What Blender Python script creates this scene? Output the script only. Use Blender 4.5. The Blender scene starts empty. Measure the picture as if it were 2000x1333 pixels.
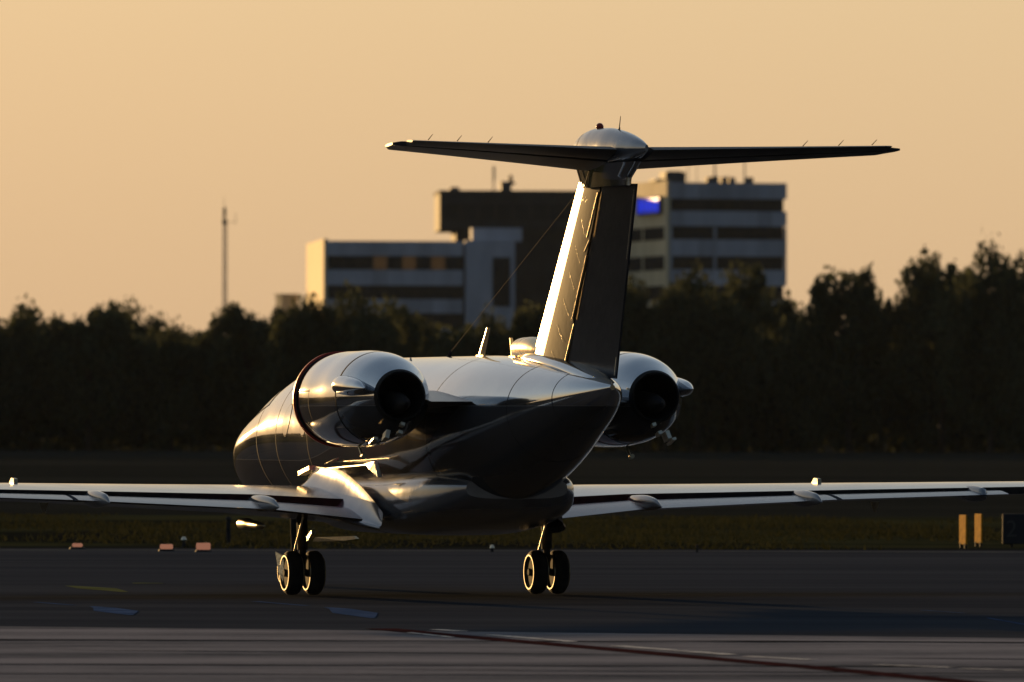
import bpy, bmesh, math, random
import numpy as np
from mathutils import Vector, Matrix, Euler

random.seed(7)
R = math.radians
scene = bpy.context.scene
C = scene.collection

# ------------------------------------------------------------------ camera, sky, sun, exposure
cam_d = bpy.data.cameras.new('camera')
cam_d.sensor_width = 36.0
cam_d.lens = 36.0 * 17000.0 / 2000.0
cam_d.clip_start = 1.0
cam_d.clip_end = 20000.0
cam_d.dof.use_dof = True
cam_d.dof.focus_distance = 104.0
cam_d.dof.aperture_fstop = cam_d.lens / 1000.0 / 0.085
cam_d.dof.aperture_blades = 8
cam = bpy.data.objects.new('camera', cam_d)
C.objects.link(cam)
cam.location = (0.0, 0.0, 2.12)
PITCH = math.atan((822.0 - 666.5) / 17000.0)
cam.rotation_euler = (Matrix.Rotation(R(90) + PITCH, 4, 'X') @ Matrix.Rotation(R(0.12), 4, 'Z')).to_euler()
scene.camera = cam

SUN_AZ = R(-23.0)      # from straight ahead (+Y), negative = to the left
SUN_EL = R(4.0)
world = bpy.data.worlds.new('World')
scene.world = world
world.use_nodes = True
wn, wl = world.node_tree.nodes, world.node_tree.links
wn.clear()
sky = wn.new('ShaderNodeTexSky')
sky.sky_type = 'NISHITA'
sky.sun_disc = False
sky.sun_elevation = SUN_EL
sky.sun_rotation = SUN_AZ
sky.altitude = 50.0
sky.air_density = 1.3
sky.dust_density = 3.5
sky.ozone_density = 1.0
# an even veil of warm evening haze low in the sky, the same all the way round
geo = wn.new('ShaderNodeTexCoord')
sep = wn.new('ShaderNodeSeparateXYZ')
wl.new(geo.outputs['Generated'], sep.inputs[0])
ramp = wn.new('ShaderNodeValToRGB')
cr = ramp.color_ramp
cr.interpolation = 'EASE'
cr.elements[0].position = 0.0
cr.elements[0].color = (0.92, 0.92, 0.92, 1)
cr.elements[1].position = 0.9
cr.elements[1].color = (0.70, 0.70, 0.70, 1)
wl.new(sep.outputs['Z'], ramp.inputs[0])
veil = wn.new('ShaderNodeValToRGB')
ve = veil.color_ramp
ve.elements[0].position = 0.0
ve.elements[0].color = (0.79, 0.52, 0.295, 1)
ve.elements[1].position = 0.85
ve.elements[1].color = (0.17, 0.25, 0.37, 1)
e = ve.elements.new(0.06); e.color = (0.87, 0.665, 0.395, 1)
e = ve.elements.new(0.13); e.color = (0.74, 0.69, 0.56, 1)
e = ve.elements.new(0.26); e.color = (0.52, 0.60, 0.66, 1)
e = ve.elements.new(0.50); e.color = (0.32, 0.42, 0.54, 1)
wl.new(sep.outputs['Z'], veil.inputs[0])
vs = wn.new('ShaderNodeVectorMath'); vs.operation = 'SCALE'
vs.inputs['Scale'].default_value = 5.6
wl.new(veil.outputs[0], vs.inputs[0])
# the side of the sky away from the low sun is dimmer
dt = wn.new('ShaderNodeVectorMath'); dt.operation = 'DOT_PRODUCT'
wl.new(geo.outputs['Generated'], dt.inputs[0])
dt.inputs[1].default_value = (math.sin(SUN_AZ), math.cos(SUN_AZ), 0.0)
az = wn.new('ShaderNodeMapRange'); az.interpolation_type = 'SMOOTHSTEP'
az.inputs['From Min'].default_value = -0.75; az.inputs['From Max'].default_value = 0.85
az.inputs['To Min'].default_value = 0.0; az.inputs['To Max'].default_value = 1.0
wl.new(dt.outputs['Value'], az.inputs[0])
cool = wn.new('ShaderNodeMix'); cool.data_type = 'RGBA'; cool.clamp_factor = True
cool.inputs[6].default_value = (0.13, 0.20, 0.33, 1); cool.inputs[7].default_value = (1, 1, 1, 1)
wl.new(az.outputs[0], cool.inputs[0])
vz = wn.new('ShaderNodeVectorMath'); vz.operation = 'MULTIPLY'
wl.new(vs.outputs[0], vz.inputs[0]); wl.new(cool.outputs[2], vz.inputs[1])
mix = wn.new('ShaderNodeMix'); mix.data_type = 'RGBA'
wl.new(ramp.outputs[0], mix.inputs[0])
wl.new(sky.outputs[0], mix.inputs[6])
wl.new(vz.outputs[0], mix.inputs[7])
bg = wn.new('ShaderNodeBackground')
bg.inputs['Strength'].default_value = 0.10
wl.new(mix.outputs[2], bg.inputs['Color'])
wo = wn.new('ShaderNodeOutputWorld')
wl.new(bg.outputs[0], wo.inputs['Surface'])

sun_d = bpy.data.lights.new('sun', 'SUN')
sun_d.energy = 5.0
sun_d.angle = R(0.6)
sun_d.color = (1.0, 0.60, 0.23)
sun = bpy.data.objects.new('sun', sun_d)
C.objects.link(sun)
S = Vector((math.sin(SUN_AZ) * math.cos(SUN_EL), math.cos(SUN_AZ) * math.cos(SUN_EL), math.sin(SUN_EL)))
sun.rotation_euler = S.to_track_quat('Z', 'Y').to_euler()

vw = scene.view_settings
vw.view_transform = 'Standard'
vw.look = 'None'
vw.exposure = 0.68
vw.gamma = 1.0
vw.use_curve_mapping = False
scene.render.engine = 'CYCLES'
scene.cycles.max_bounces = 6
scene.cycles.sample_clamp_indirect = 6.0

# ------------------------------------------------------------------ materials
def nodes_of(name):
    m = bpy.data.materials.new(name)
    m.use_nodes = True
    nt = m.node_tree
    b = nt.nodes['Principled BSDF']
    return m, nt, b

def setp(b, **k):
    names = dict(col='Base Color', rough='Roughness', metal='Metallic', spec='Specular IOR Level',
                 coat='Coat Weight', coatr='Coat Roughness', emis='Emission Color', emst='Emission Strength',
                 trans='Transmission Weight', ior='IOR')
    for a, v in k.items():
        if a in ('col', 'emis') and len(v) == 3:
            v = (*v, 1)
        b.inputs[names[a]].default_value = v

def noise_mat(name, c1, c2, scale=3.0, rough=0.8, spec=0.3, metal=0.0, stretch=(1, 1, 1), bump=0.0,
              bscale=None, detail=6.0, rvar=0.0, coat=0.0, coatr=0.05, lo=0.35, hi=0.65):
    m, nt, b = nodes_of(name)
    setp(b, rough=rough, spec=spec, metal=metal, coat=coat, coatr=coatr)
    tc = nt.nodes.new('ShaderNodeTexCoord')
    mp = nt.nodes.new('ShaderNodeMapping')
    mp.inputs['Scale'].default_value = stretch
    nt.links.new(tc.outputs['Object'], mp.inputs[0])
    nz = nt.nodes.new('ShaderNodeTexNoise')
    nz.inputs['Scale'].default_value = scale
    nz.inputs['Detail'].default_value = detail
    nt.links.new(mp.outputs[0], nz.inputs['Vector'])
    rp = nt.nodes.new('ShaderNodeValToRGB')
    rp.color_ramp.elements[0].position = lo
    rp.color_ramp.elements[1].position = hi
    rp.color_ramp.elements[0].color = (*c1, 1)
    rp.color_ramp.elements[1].color = (*c2, 1)
    nt.links.new(nz.outputs[0], rp.inputs[0])
    nt.links.new(rp.outputs[0], b.inputs['Base Color'])
    if rvar:
        mr = nt.nodes.new('ShaderNodeMapRange')
        mr.inputs['From Min'].default_value = 0.3
        mr.inputs['From Max'].default_value = 0.7
        mr.inputs['To Min'].default_value = max(0.0, rough - rvar)
        mr.inputs['To Max'].default_value = rough + rvar
        nt.links.new(nz.outputs[0], mr.inputs[0])
        nt.links.new(mr.outputs[0], b.inputs['Roughness'])
    if bump:
        n2 = nt.nodes.new('ShaderNodeTexNoise')
        n2.inputs['Scale'].default_value = bscale or scale * 4
        n2.inputs['Detail'].default_value = 4
        nt.links.new(mp.outputs[0], n2.inputs['Vector'])
        bp = nt.nodes.new('ShaderNodeBump')
        bp.inputs['Strength'].default_value = bump
        bp.inputs['Distance'].default_value = 0.05
        nt.links.new(n2.outputs[0], bp.inputs['Height'])
        nt.links.new(bp.outputs[0], b.inputs['Normal'])
    return m

M = {}
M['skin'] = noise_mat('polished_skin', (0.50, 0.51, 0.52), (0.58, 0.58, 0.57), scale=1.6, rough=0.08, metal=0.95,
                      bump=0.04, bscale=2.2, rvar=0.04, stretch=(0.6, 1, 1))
M['skin2'] = noise_mat('satin_skin', (0.50, 0.51, 0.52), (0.60, 0.60, 0.59), scale=2.0, rough=0.20, metal=0.9,
                       bump=0.12, bscale=3.5, rvar=0.05)
M['leading'] = noise_mat('brushed_leading_edge', (0.60, 0.46, 0.26), (0.72, 0.56, 0.33), scale=9, rough=0.30, metal=1.0,
                         bump=0.06, bscale=4, rvar=0.05, stretch=(1, 1, 0.5))
def belly_shade(m):
    """polished upper body, underside shade put into the colour below a swept line"""
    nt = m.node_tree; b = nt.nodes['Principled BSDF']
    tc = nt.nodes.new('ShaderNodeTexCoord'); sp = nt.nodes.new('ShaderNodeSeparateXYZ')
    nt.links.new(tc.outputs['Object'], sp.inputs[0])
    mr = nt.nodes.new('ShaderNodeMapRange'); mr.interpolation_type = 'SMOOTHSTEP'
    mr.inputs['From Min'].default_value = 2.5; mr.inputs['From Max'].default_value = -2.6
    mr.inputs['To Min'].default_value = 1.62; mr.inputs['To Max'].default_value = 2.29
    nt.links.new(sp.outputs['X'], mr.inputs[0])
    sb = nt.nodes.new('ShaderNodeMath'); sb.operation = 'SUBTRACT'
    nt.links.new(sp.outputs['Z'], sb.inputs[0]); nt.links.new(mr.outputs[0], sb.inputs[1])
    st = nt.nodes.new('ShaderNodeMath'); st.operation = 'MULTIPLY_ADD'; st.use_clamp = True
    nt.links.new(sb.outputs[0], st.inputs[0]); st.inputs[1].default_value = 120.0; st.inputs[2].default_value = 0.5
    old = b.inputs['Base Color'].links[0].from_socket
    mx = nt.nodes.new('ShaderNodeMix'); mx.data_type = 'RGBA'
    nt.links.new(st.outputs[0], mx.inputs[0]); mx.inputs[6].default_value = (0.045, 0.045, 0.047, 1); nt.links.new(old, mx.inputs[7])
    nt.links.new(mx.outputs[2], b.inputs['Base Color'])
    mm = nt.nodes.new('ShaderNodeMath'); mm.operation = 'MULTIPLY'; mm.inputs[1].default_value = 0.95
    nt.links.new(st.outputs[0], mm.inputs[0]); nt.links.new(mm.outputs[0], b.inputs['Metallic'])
belly_shade(M['skin'])  # lower body darkened: the underside's shade is put into the colour
M['fairing'] = noise_mat('grey_fairing_paint', (0.15, 0.16, 0.18), (0.21, 0.22, 0.24), scale=2.0, rough=0.15, metal=0.55, spec=0.8, bump=0.10, bscale=3.0, rvar=0.04)
M['wingskin'] = noise_mat('gloss_wing_paint', (0.10, 0.11, 0.12), (0.15, 0.16, 0.17), scale=1.6, rough=0.13, spec=0.9, bump=0.04, bscale=2.2, rvar=0.03)
M['flapskin'] = noise_mat('dulled_wing_paint', (0.10, 0.11, 0.13), (0.14, 0.15, 0.17), scale=1.6, rough=0.25, spec=0.5, bump=0.04, bscale=2.2)  # wing paint made duller; the flaps' dimmer light put into the material
M['darkpaint'] = noise_mat('dark_blue_paint', (0.018, 0.02, 0.024), (0.03, 0.031, 0.034), scale=3, rough=0.28, spec=0.5, bump=0.05)
M['finmatte'] = noise_mat('fin_dark_paint', (0.035, 0.032, 0.025), (0.055, 0.05, 0.036), scale=2.5, rough=0.7, spec=0.06, bump=0.04, bscale=4)
M['stab'] = noise_mat('tail_plane_paint', (0.03, 0.03, 0.03), (0.045, 0.045, 0.045), scale=3, rough=0.55, spec=0.2)
M['finpaint'] = noise_mat('fin_paint', (0.03, 0.028, 0.024), (0.05, 0.045, 0.038), scale=2.5, rough=0.40, spec=0.12, bump=0.04, bscale=4)
M['black'] = noise_mat('soot_and_shade_black', (0.008, 0.008, 0.008), (0.018, 0.017, 0.016), scale=8, rough=0.7, spec=0.2)
M['seam'] = noise_mat('panel_gap', (0.01, 0.01, 0.01), (0.03, 0.03, 0.03), scale=8, rough=0.8, spec=0.1)
M['red'] = noise_mat('red_rubber', (0.45, 0.04, 0.03), (0.55, 0.06, 0.045), scale=8, rough=0.45)
M['redglass'] = noise_mat('red_lamp_glass', (0.25, 0.02, 0.01), (0.35, 0.04, 0.02), scale=8, rough=0.2)
M['gold'] = noise_mat('bare_metal', (0.62, 0.56, 0.42), (0.75, 0.68, 0.5), scale=20, rough=0.42, metal=1.0, bump=0.3, bscale=30)
M['tyre'] = noise_mat('tyre_rubber', (0.012, 0.012, 0.012), (0.025, 0.024, 0.022), scale=10, rough=0.85, spec=0.10)
M['rim'] = noise_mat('wheel_rim', (0.30, 0.25, 0.16), (0.42, 0.35, 0.22), scale=12, rough=0.35, metal=0.9)
M['rimdark'] = noise_mat('wheel_hub', (0.02, 0.02, 0.02), (0.04, 0.04, 0.04), scale=12, rough=0.8, spec=0.05)
M['glass'] = noise_mat('dark_cabin_glass', (0.01, 0.012, 0.015), (0.015, 0.017, 0.02), scale=2, rough=0.08, spec=0.5)

M['asphalt'] = noise_mat('asphalt', (0.036, 0.040, 0.046), (0.054, 0.058, 0.064), scale=0.5, rough=1.0, spec=0.0, stretch=(0.15, 1, 1), detail=8)
M['soil'] = noise_mat('field_soil', (0.014, 0.015, 0.013), (0.026, 0.027, 0.022), scale=0.05, rough=1.0, spec=0.0, stretch=(0.3, 1, 1), detail=8)
M['yellow'] = noise_mat('yellow_paint', (0.30, 0.14, 0.006), (0.50, 0.24, 0.012), scale=9, rough=0.95, spec=0.05)
M['post'] = noise_mat('dark_post', (0.02, 0.02, 0.02), (0.04, 0.04, 0.035), scale=6, rough=0.8, spec=0.1)
M['mast'] = noise_mat('mast_steel', (0.28, 0.25, 0.2), (0.38, 0.34, 0.28), scale=0.8, rough=0.7, spec=0.2)
M['mastdark'] = noise_mat('mast_antenna', (0.05, 0.07, 0.04), (0.08, 0.1, 0.06), scale=0.8, rough=0.8)
M['wall'] = noise_mat('pale_wall', (0.42, 0.425, 0.44), (0.55, 0.55, 0.56), scale=0.35, rough=0.85, spec=0.2, stretch=(1, 1, 0.4), detail=9)
M['wall2'] = noise_mat('pale_wall_weathered', (0.34, 0.345, 0.36), (0.46, 0.46, 0.465), scale=0.5, rough=0.85, spec=0.2, stretch=(1, 1, 0.3), detail=9)
M['wallsunlit'] = noise_mat('sunlit_side_wall', (0.58, 0.48, 0.29), (0.68, 0.57, 0.36), scale=0.35, rough=0.85, spec=0.1, stretch=(1, 1, 0.4), detail=9)  # for the sunlit sides: warm sunlight put into the wall colour
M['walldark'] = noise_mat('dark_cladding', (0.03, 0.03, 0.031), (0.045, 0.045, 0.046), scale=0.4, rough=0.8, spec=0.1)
M['pane'] = noise_mat('tinted_window_glass', (0.012, 0.013, 0.016), (0.02, 0.022, 0.026), scale=0.5, rough=0.15, spec=0.12)
M['roof'] = noise_mat('roof_felt', (0.04, 0.04, 0.04), (0.07, 0.07, 0.07), scale=0.5, rough=0.9, spec=0.1)
M['bark'] = noise_mat('bark', (0.03, 0.022, 0.015), (0.06, 0.045, 0.03), scale=3, rough=0.9, spec=0.1)
M['plant'] = noise_mat('rooftop_plant_steel', (0.05, 0.055, 0.06), (0.08, 0.085, 0.09), scale=1, rough=0.7)

def emis_mat(name, col, st):
    m, nt, b = nodes_of(name)
    setp(b, col=(0.02, 0.02, 0.02), emis=col, emst=st, rough=0.5)
    return m
M['bluelit'] = emis_mat('lit_blue_sign', (0.004, 0.02, 0.45), 0.5)
M['bluelit2'] = emis_mat('lit_blue_letter', (0.0, 0.03, 0.9), 0.5)
M['warmlit'] = emis_mat('lit_office_pane', (0.9, 0.45, 0.12), 0.022)
M['markerglow'] = emis_mat('marker_glow', (1.0, 0.42, 0.25), 0.17)

def foliage(name, c1, c2, tr):
    m = bpy.data.materials.new(name); m.use_nodes = True
    nt = m.node_tree; nt.nodes.clear()
    out = nt.nodes.new('ShaderNodeOutputMaterial')
    d = nt.nodes.new('ShaderNodeBsdfDiffuse'); t = nt.nodes.new('ShaderNodeBsdfTranslucent')
    ms = nt.nodes.new('ShaderNodeMixShader'); ms.inputs[0].default_value = tr
    gi = nt.nodes.new('ShaderNodeNewGeometry')
    rp = nt.nodes.new('ShaderNodeValToRGB')
    rp.color_ramp.elements[0].color = (*c1, 1); rp.color_ramp.elements[1].color = (*c2, 1)
    nt.links.new(gi.outputs['Random Per Island'], rp.inputs[0])
    nt.links.new(rp.outputs[0], d.inputs[0]); nt.links.new(rp.outputs[0], t.inputs[0])
    nt.links.new(d.outputs[0], ms.inputs[1]); nt.links.new(t.outputs[0], ms.inputs[2])
    nt.links.new(ms.outputs[0], out.inputs[0])
    return m
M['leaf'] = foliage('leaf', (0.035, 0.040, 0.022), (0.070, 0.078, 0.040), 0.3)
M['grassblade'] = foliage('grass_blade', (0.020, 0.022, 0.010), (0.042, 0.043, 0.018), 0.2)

# apron concrete: slabs stained in long bands, plus joints
def apron_mat():
    m, nt, b = nodes_of('apron_concrete')
    setp(b, rough=1.0, spec=0.0)
    tc = nt.nodes.new('ShaderNodeTexCoord')
    def nz(scale, st, detail=8):
        mp = nt.nodes.new('ShaderNodeMapping'); mp.inputs['Scale'].default_value = st
        nt.links.new(tc.outputs['Object'], mp.inputs[0])
        n = nt.nodes.new('ShaderNodeTexNoise'); n.inputs['Scale'].default_value = scale; n.inputs['Detail'].default_value = detail
        nt.links.new(mp.outputs[0], n.inputs['Vector']); return n
    a = nz(1.0, (0.10, 0.55, 1)); c = nz(4.0, (0.35, 1.0, 1)); d = nz(14.0, (.7, 1, 1))
    ad = nt.nodes.new('ShaderNodeMath'); ad.operation = 'MULTIPLY_ADD'
    nt.links.new(c.outputs[0], ad.inputs[0]); ad.inputs[1].default_value = 0.45
    nt.links.new(a.outputs[0], ad.inputs[2])
    ad2 = nt.nodes.new('ShaderNodeMath'); ad2.operation = 'MULTIPLY_ADD'
    nt.links.new(d.outputs[0], ad2.inputs[0]); ad2.inputs[1].default_value = 0.30
    nt.links.new(ad.outputs[0], ad2.inputs[2])
    rp = nt.nodes.new('ShaderNodeValToRGB')
    rp.color_ramp.elements[0].position = 0.66; rp.color_ramp.elements[0].color = (0.09, 0.09, 0.092, 1)
    rp.color_ramp.elements[1].position = 1.06 - .06; rp.color_ramp.elements[1].color = (0.26, 0.245, 0.24, 1)
    nt.links.new(ad2.outputs[0], rp.inputs[0])
    nt.links.new(rp.outputs[0], b.inputs['Base Color'])
    return m
M['apron'] = apron_mat()
M['grassground'] = noise_mat('grass_ground', (0.012, 0.013, 0.010), (0.045, 0.046, 0.018), scale=0.22, rough=1.0, spec=0.0, stretch=(0.35, 0.5, 1), detail=9, lo=0.42, hi=0.62)
M['whiteline'] = noise_mat('worn_white_line', (0.12, 0.12, 0.115), (0.85, 0.78, 0.66), scale=2.2, rough=1.0, spec=0.0, stretch=(1, 6, 1), lo=0.42, hi=0.52)
M['redline'] = noise_mat('red_line', (0.035, 0.016, 0.015), (0.065, 0.022, 0.020), scale=3, rough=1.0, spec=0.0)
M['hinge'] = noise_mat('hinge_metal', (0.5, 0.40, 0.22), (0.62, 0.5, 0.28), scale=20, rough=0.5, metal=1.0)
M['joint'] = noise_mat('tar_joint', (0.02, 0.02, 0.02), (0.04, 0.038, 0.038), scale=2, rough=1.0, spec=0.0)
M['tyremark'] = noise_mat('rubber_mark', (0.03, 0.03, 0.03), (0.09, 0.088, 0.086), scale=6, rough=1.0, spec=0.0, stretch=(1, 5, 1))
M['bluesheen'] = noise_mat('painted_sky_sheen', (0.04, 0.065, 0.12), (0.07, 0.11, 0.20), scale=2, rough=1.0, spec=0.0)  # blue sheen of the sky on the tarmac, put into the colour
M['greenpaint'] = noise_mat('weedy_patch', (0.09, 0.10, 0.04), (0.13, 0.14, 0.06), scale=2, rough=1.0, spec=0.0)
M['edgeline'] = noise_mat('edge_line', (0.07, 0.07, 0.065), (0.12, 0.12, 0.11), scale=0.5, rough=1.0, spec=0.0)

# ------------------------------------------------------------------ helpers
def obj(name, bm, mat, parent=None, smooth=False, norm=True):
    if norm:
        bmesh.ops.recalc_face_normals(bm, faces=bm.faces)
    me = bpy.data.meshes.new(name)
    bm.to_mesh(me); bm.free()
    me.materials.append(M[mat])
    if smooth:
        me.polygons.foreach_set('use_smooth', [True] * len(me.polygons))
        me.set_sharp_from_angle(angle=R(smooth if smooth is not True else 40))
    o = bpy.data.objects.new(name, me)
    C.objects.link(o)
    if parent: o.parent = parent
    return o

def empty(name, loc, rz=0.0):
    o = bpy.data.objects.new(name, None)
    o.empty_display_size = 0.3
    C.objects.link(o); o.location = loc; o.rotation_euler = (0, 0, rz)
    return o

def tag(o, label=None, cat=None, group=None, kind=None):
    if label: o['label'] = label
    if cat: o['category'] = cat
    if group: o['group'] = group
    if kind: o['kind'] = kind
    return o

def dup(o, parent=None):
    c = o.copy(); C.objects.link(c); c.parent = parent
    for ch in list(o.children): dup(ch, c)
    return c

def NB(): return bmesh.new()

def box(bm, c, s, rot=None, taper=None):
    m = Matrix.Translation(Vector(c))
    if rot: m = m @ Euler(rot).to_matrix().to_4x4()
    m = m @ Matrix.Diagonal((*s, 1))
    r = bmesh.ops.create_cube(bm, size=1.0, matrix=m)
    return r['verts']

def tube(bm, p, q, r1, r2=None, n=10, caps=True):
    p, q = Vector(p), Vector(q)
    r2 = r1 if r2 is None else r2
    d = q - p
    mt = Matrix.Translation((p + q) / 2) @ d.to_track_quat('Z', 'Y').to_matrix().to_4x4()
    bmesh.ops.create_cone(bm, cap_ends=caps, segments=n, radius1=r1, radius2=r2, depth=d.length, matrix=mt)

def rings(bm, rs, cap=(True, True)):
    vs = [[bm.verts.new(p) for p in r] for r in rs]
    n = len(rs[0])
    for a, b in zip(vs[:-1], vs[1:]):
        for i in range(n):
            j = (i + 1) % n
            bm.faces.new((a[i], a[j], b[j], b[i]))
    if cap[0]: bm.faces.new(vs[0])
    if cap[1]: bm.faces.new(vs[-1])

def sup(t, e):
    c, s = math.cos(t), math.sin(t)
    return math.copysign(abs(c) ** e, c), math.copysign(abs(s) ** e, s)

def interp(tab, x):
    """smooth (Catmull-Rom) interpolation of a table of rows sorted by falling x"""
    n = len(tab)
    for i in range(n - 1):
        if tab[i][0] >= x >= tab[i + 1][0]: break
    p1, p2 = tab[i], tab[i + 1]
    t = (x - p1[0]) / (p2[0] - p1[0])
    out = []
    for k in range(1, len(p1)):
        d = (p2[k] - p1[k])
        h = p2[0] - p1[0]
        def slope(j):
            if j <= 0 or j >= n - 1: 
                a, b = (0, 1) if j <= 0 else (n - 2, n - 1)
                return (tab[b][k] - tab[a][k]) / (tab[b][0] - tab[a][0])
            s1 = (tab[j][k] - tab[j-1][k]) / (tab[j][0] - tab[j-1][0])
            s2 = (tab[j+1][k] - tab[j][k]) / (tab[j+1][0] - tab[j][0])
            return 0.0 if s1 * s2 <= 0 else 2 * s1 * s2 / (s1 + s2)
        m1, m2 = slope(i) * h, slope(i + 1) * h
        t2, t3 = t * t, t * t * t
        out.append((2*t3-3*t2+1)*p1[k] + (t3-2*t2+t)*m1 + (-2*t3+3*t2)*p2[k] + (t3-t2)*m2)
    return out

def lofted(tab, n_st=60, n_ring=64, cy=0.0, e=1.0, xs=None):
    """rows: x, half width, z top, z of widest point, z bottom"""
    x0, x1 = tab[0][0], tab[-1][0]
    if xs is None:
        xs = [x0 + (x1 - x0) * i / n_st for i in range(n_st + 1)]
    out = []
    for x in xs:
        w, zt, zm, zb = interp(tab, x)
        r = []
        for k in range(n_ring):
            c, s = sup(2 * math.pi * k / n_ring, e)
            r.append(Vector((x, cy + w * c, zm + (zt - zm) * s if s >= 0 else zm + (zm - zb) * s)))
        out.append(r)
    return out

def yt(u, t):
    return 5 * t * (0.2969 * math.sqrt(max(u, 0)) - 0.126 * u - 0.3516 * u**2 + 0.2843 * u**3 - 0.1015 * u**4)

def foil(bm, secs, a=0.0, b=1.0, n=12, camber=0.0, inset=0.0, sub=6):
    """secs: (LE, TE, thickness ratio, up vector); a..b = chord range kept"""
    us = [a + (b - a) * (1 - math.cos(math.pi * i / n)) / 2 for i in range(n + 1)]
    if a == 0.0: us = [b * (i / n) ** 2 for i in range(n + 1)]
    fine = []
    for s0, s1 in zip(secs[:-1], secs[1:]):
        for j in range(sub):
            f = j / sub
            fine.append(tuple(Vector(s0[k]).lerp(Vector(s1[k]), f) if k != 2 else s0[2] + (s1[2] - s0[2]) * f for k in range(4)))
    fine.append(tuple(Vector(secs[-1][k]) if k != 2 else secs[-1][2] for k in range(4)))
    rs = []
    for le, te, t, up in fine:
        ch = te - le; L = ch.length; up = up.normalized()
        def P(u, s): return le + ch * u + up * (s * (yt(u, t) * L - inset) + camber * L * 4 * u * (1 - u))
        ring = [P(u, 1) for u in us] + [P(u, -1) for u in (reversed(us) if a > 0 else list(reversed(us))[:-1])]
        rs.append(ring)
    rings(bm, rs)

# ------------------------------------------------------------------ ground
def sheet(name, x0, x1, y0, y1, z, mat, nx=1, ny=1, parent=None, kind='structure', shear=0.0):
    bm = NB()
    vs = [[bm.verts.new((x0 + (x1-x0)*i/nx, y0 + (y1-y0)*j/ny + shear * (x0 + (x1-x0)*i/nx), z)) for i in range(nx+1)] for j in range(ny+1)]
    for j in range(ny):
        for i in range(nx):
            bm.faces.new((vs[j][i], vs[j][i+1], vs[j+1][i+1], vs[j+1][i]))
    o = obj(name, bm, mat, parent)
    if kind: o['kind'] = kind
    return o

sheet('ground', -2600, 2600, -2600, 2600, -0.012, 'soil')
sheet('grass_field', -400, 400, 146.5, 194, -0.008, 'grassground')
sheet('taxiway', -400, 400, 60, 143.5, -0.004, 'asphalt')
apron = sheet('apron', -60, 60, 30, 87.3, 0.0, 'apron', shear=-0.40)
sheet('taxiway_edge_line', -120, 120, 141.3, 142.0, 0.0, 'edgeline')

def strip(name, pts, w, mat, z=0.004, kind='structure', parent=None):
    """painted strip through ground points"""
    bm = NB(); L = []
    for i, p in enumerate(pts):
        a = Vector(pts[max(i-1, 0)]); b = Vector(pts[min(i+1, len(pts)-1)])
        d = (b - a).normalized(); n = Vector((-d.y, d.x))
        ww = w[i] if isinstance(w, (list, tuple)) else w
        L.append((bm.verts.new((*(Vector(p) + n * ww/2), z)), bm.verts.new((*(Vector(p) - n * ww/2), z))))
    for a, b in zip(L[:-1], L[1:]): bm.faces.new((a[0], a[1], b[1], b[0]))
    o = obj(name, bm, mat, parent)
    if kind: o['kind'] = kind
    return o

def gp(px, py):
    """ground point seen at a pixel of the photograph (used only for flat markings)"""
    y = 17000 * 2.12 / (py - 822.0)
    return ((px - 1000) / 17000.0 * y, y)

# ------------------------------------------------------------------ grass tufts
def grass():
    rng = np.random.default_rng(3)
    n = 60000
    x = rng.uniform(-15, 17, n); y = 144.0 + 50 * rng.power(1.0, n)
    h = rng.uniform(0.02, 0.07, n) * (1 + 0.9 * (np.sin(x*1.3 + y*.2) * np.sin(y*.37 + 1) > 0.35))
    pm = np.sin(x*.31 + 1.3) + np.sin(x*.83 + y*.12) + np.sin(y*.29 - x*.17) + .8*np.sin(y*.11 + 2)
    kp = pm > rng.uniform(-1.6, 1.2, n)
    x, y, h = x[kp], y[kp], h[kp]; n = len(x)
    a = rng.uniform(0, math.pi, n); w = rng.uniform(0.012, 0.035, n)
    lx = rng.normal(0, 0.05, n); ly = rng.normal(0, 0.05, n)
    V = np.empty((n, 3, 3), np.float32)
    V[:, 0] = np.stack([x - np.cos(a)*w, y - np.sin(a)*w, np.full(n, -0.02)], 1)
    V[:, 1] = np.stack([x + np.cos(a)*w, y + np.sin(a)*w, np.full(n, -0.02)], 1)
    V[:, 2] = np.stack([x + lx, y + ly, h], 1)
    me = tri_mesh('grass', V.reshape(-1, 3), np.arange(n*3).reshape(-1, 3))
    me.materials.append(M['grassblade'])
    o = bpy.data.objects.new('grass', me); C.objects.link(o)
    tag(o, 'strip of short grass lit yellow green beyond the dark tarmac', 'grass', kind='stuff')

def tri_mesh(name, V, F):
    me = bpy.data.meshes.new(name)
    F = np.asarray(F, np.int32)
    k = F.shape[1]
    me.vertices.add(len(V)); me.vertices.foreach_set('co', np.asarray(V, np.float32).ravel())
    me.loops.add(F.size); me.loops.foreach_set('vertex_index', F.ravel())
    me.polygons.add(len(F)); me.polygons.foreach_set('loop_start', np.arange(0, F.size, k, dtype=np.int32))
    me.polygons.foreach_set('loop_total', np.full(len(F), k, np.int32))
    me.update(calc_edges=True); me.validate()
    return me

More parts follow.
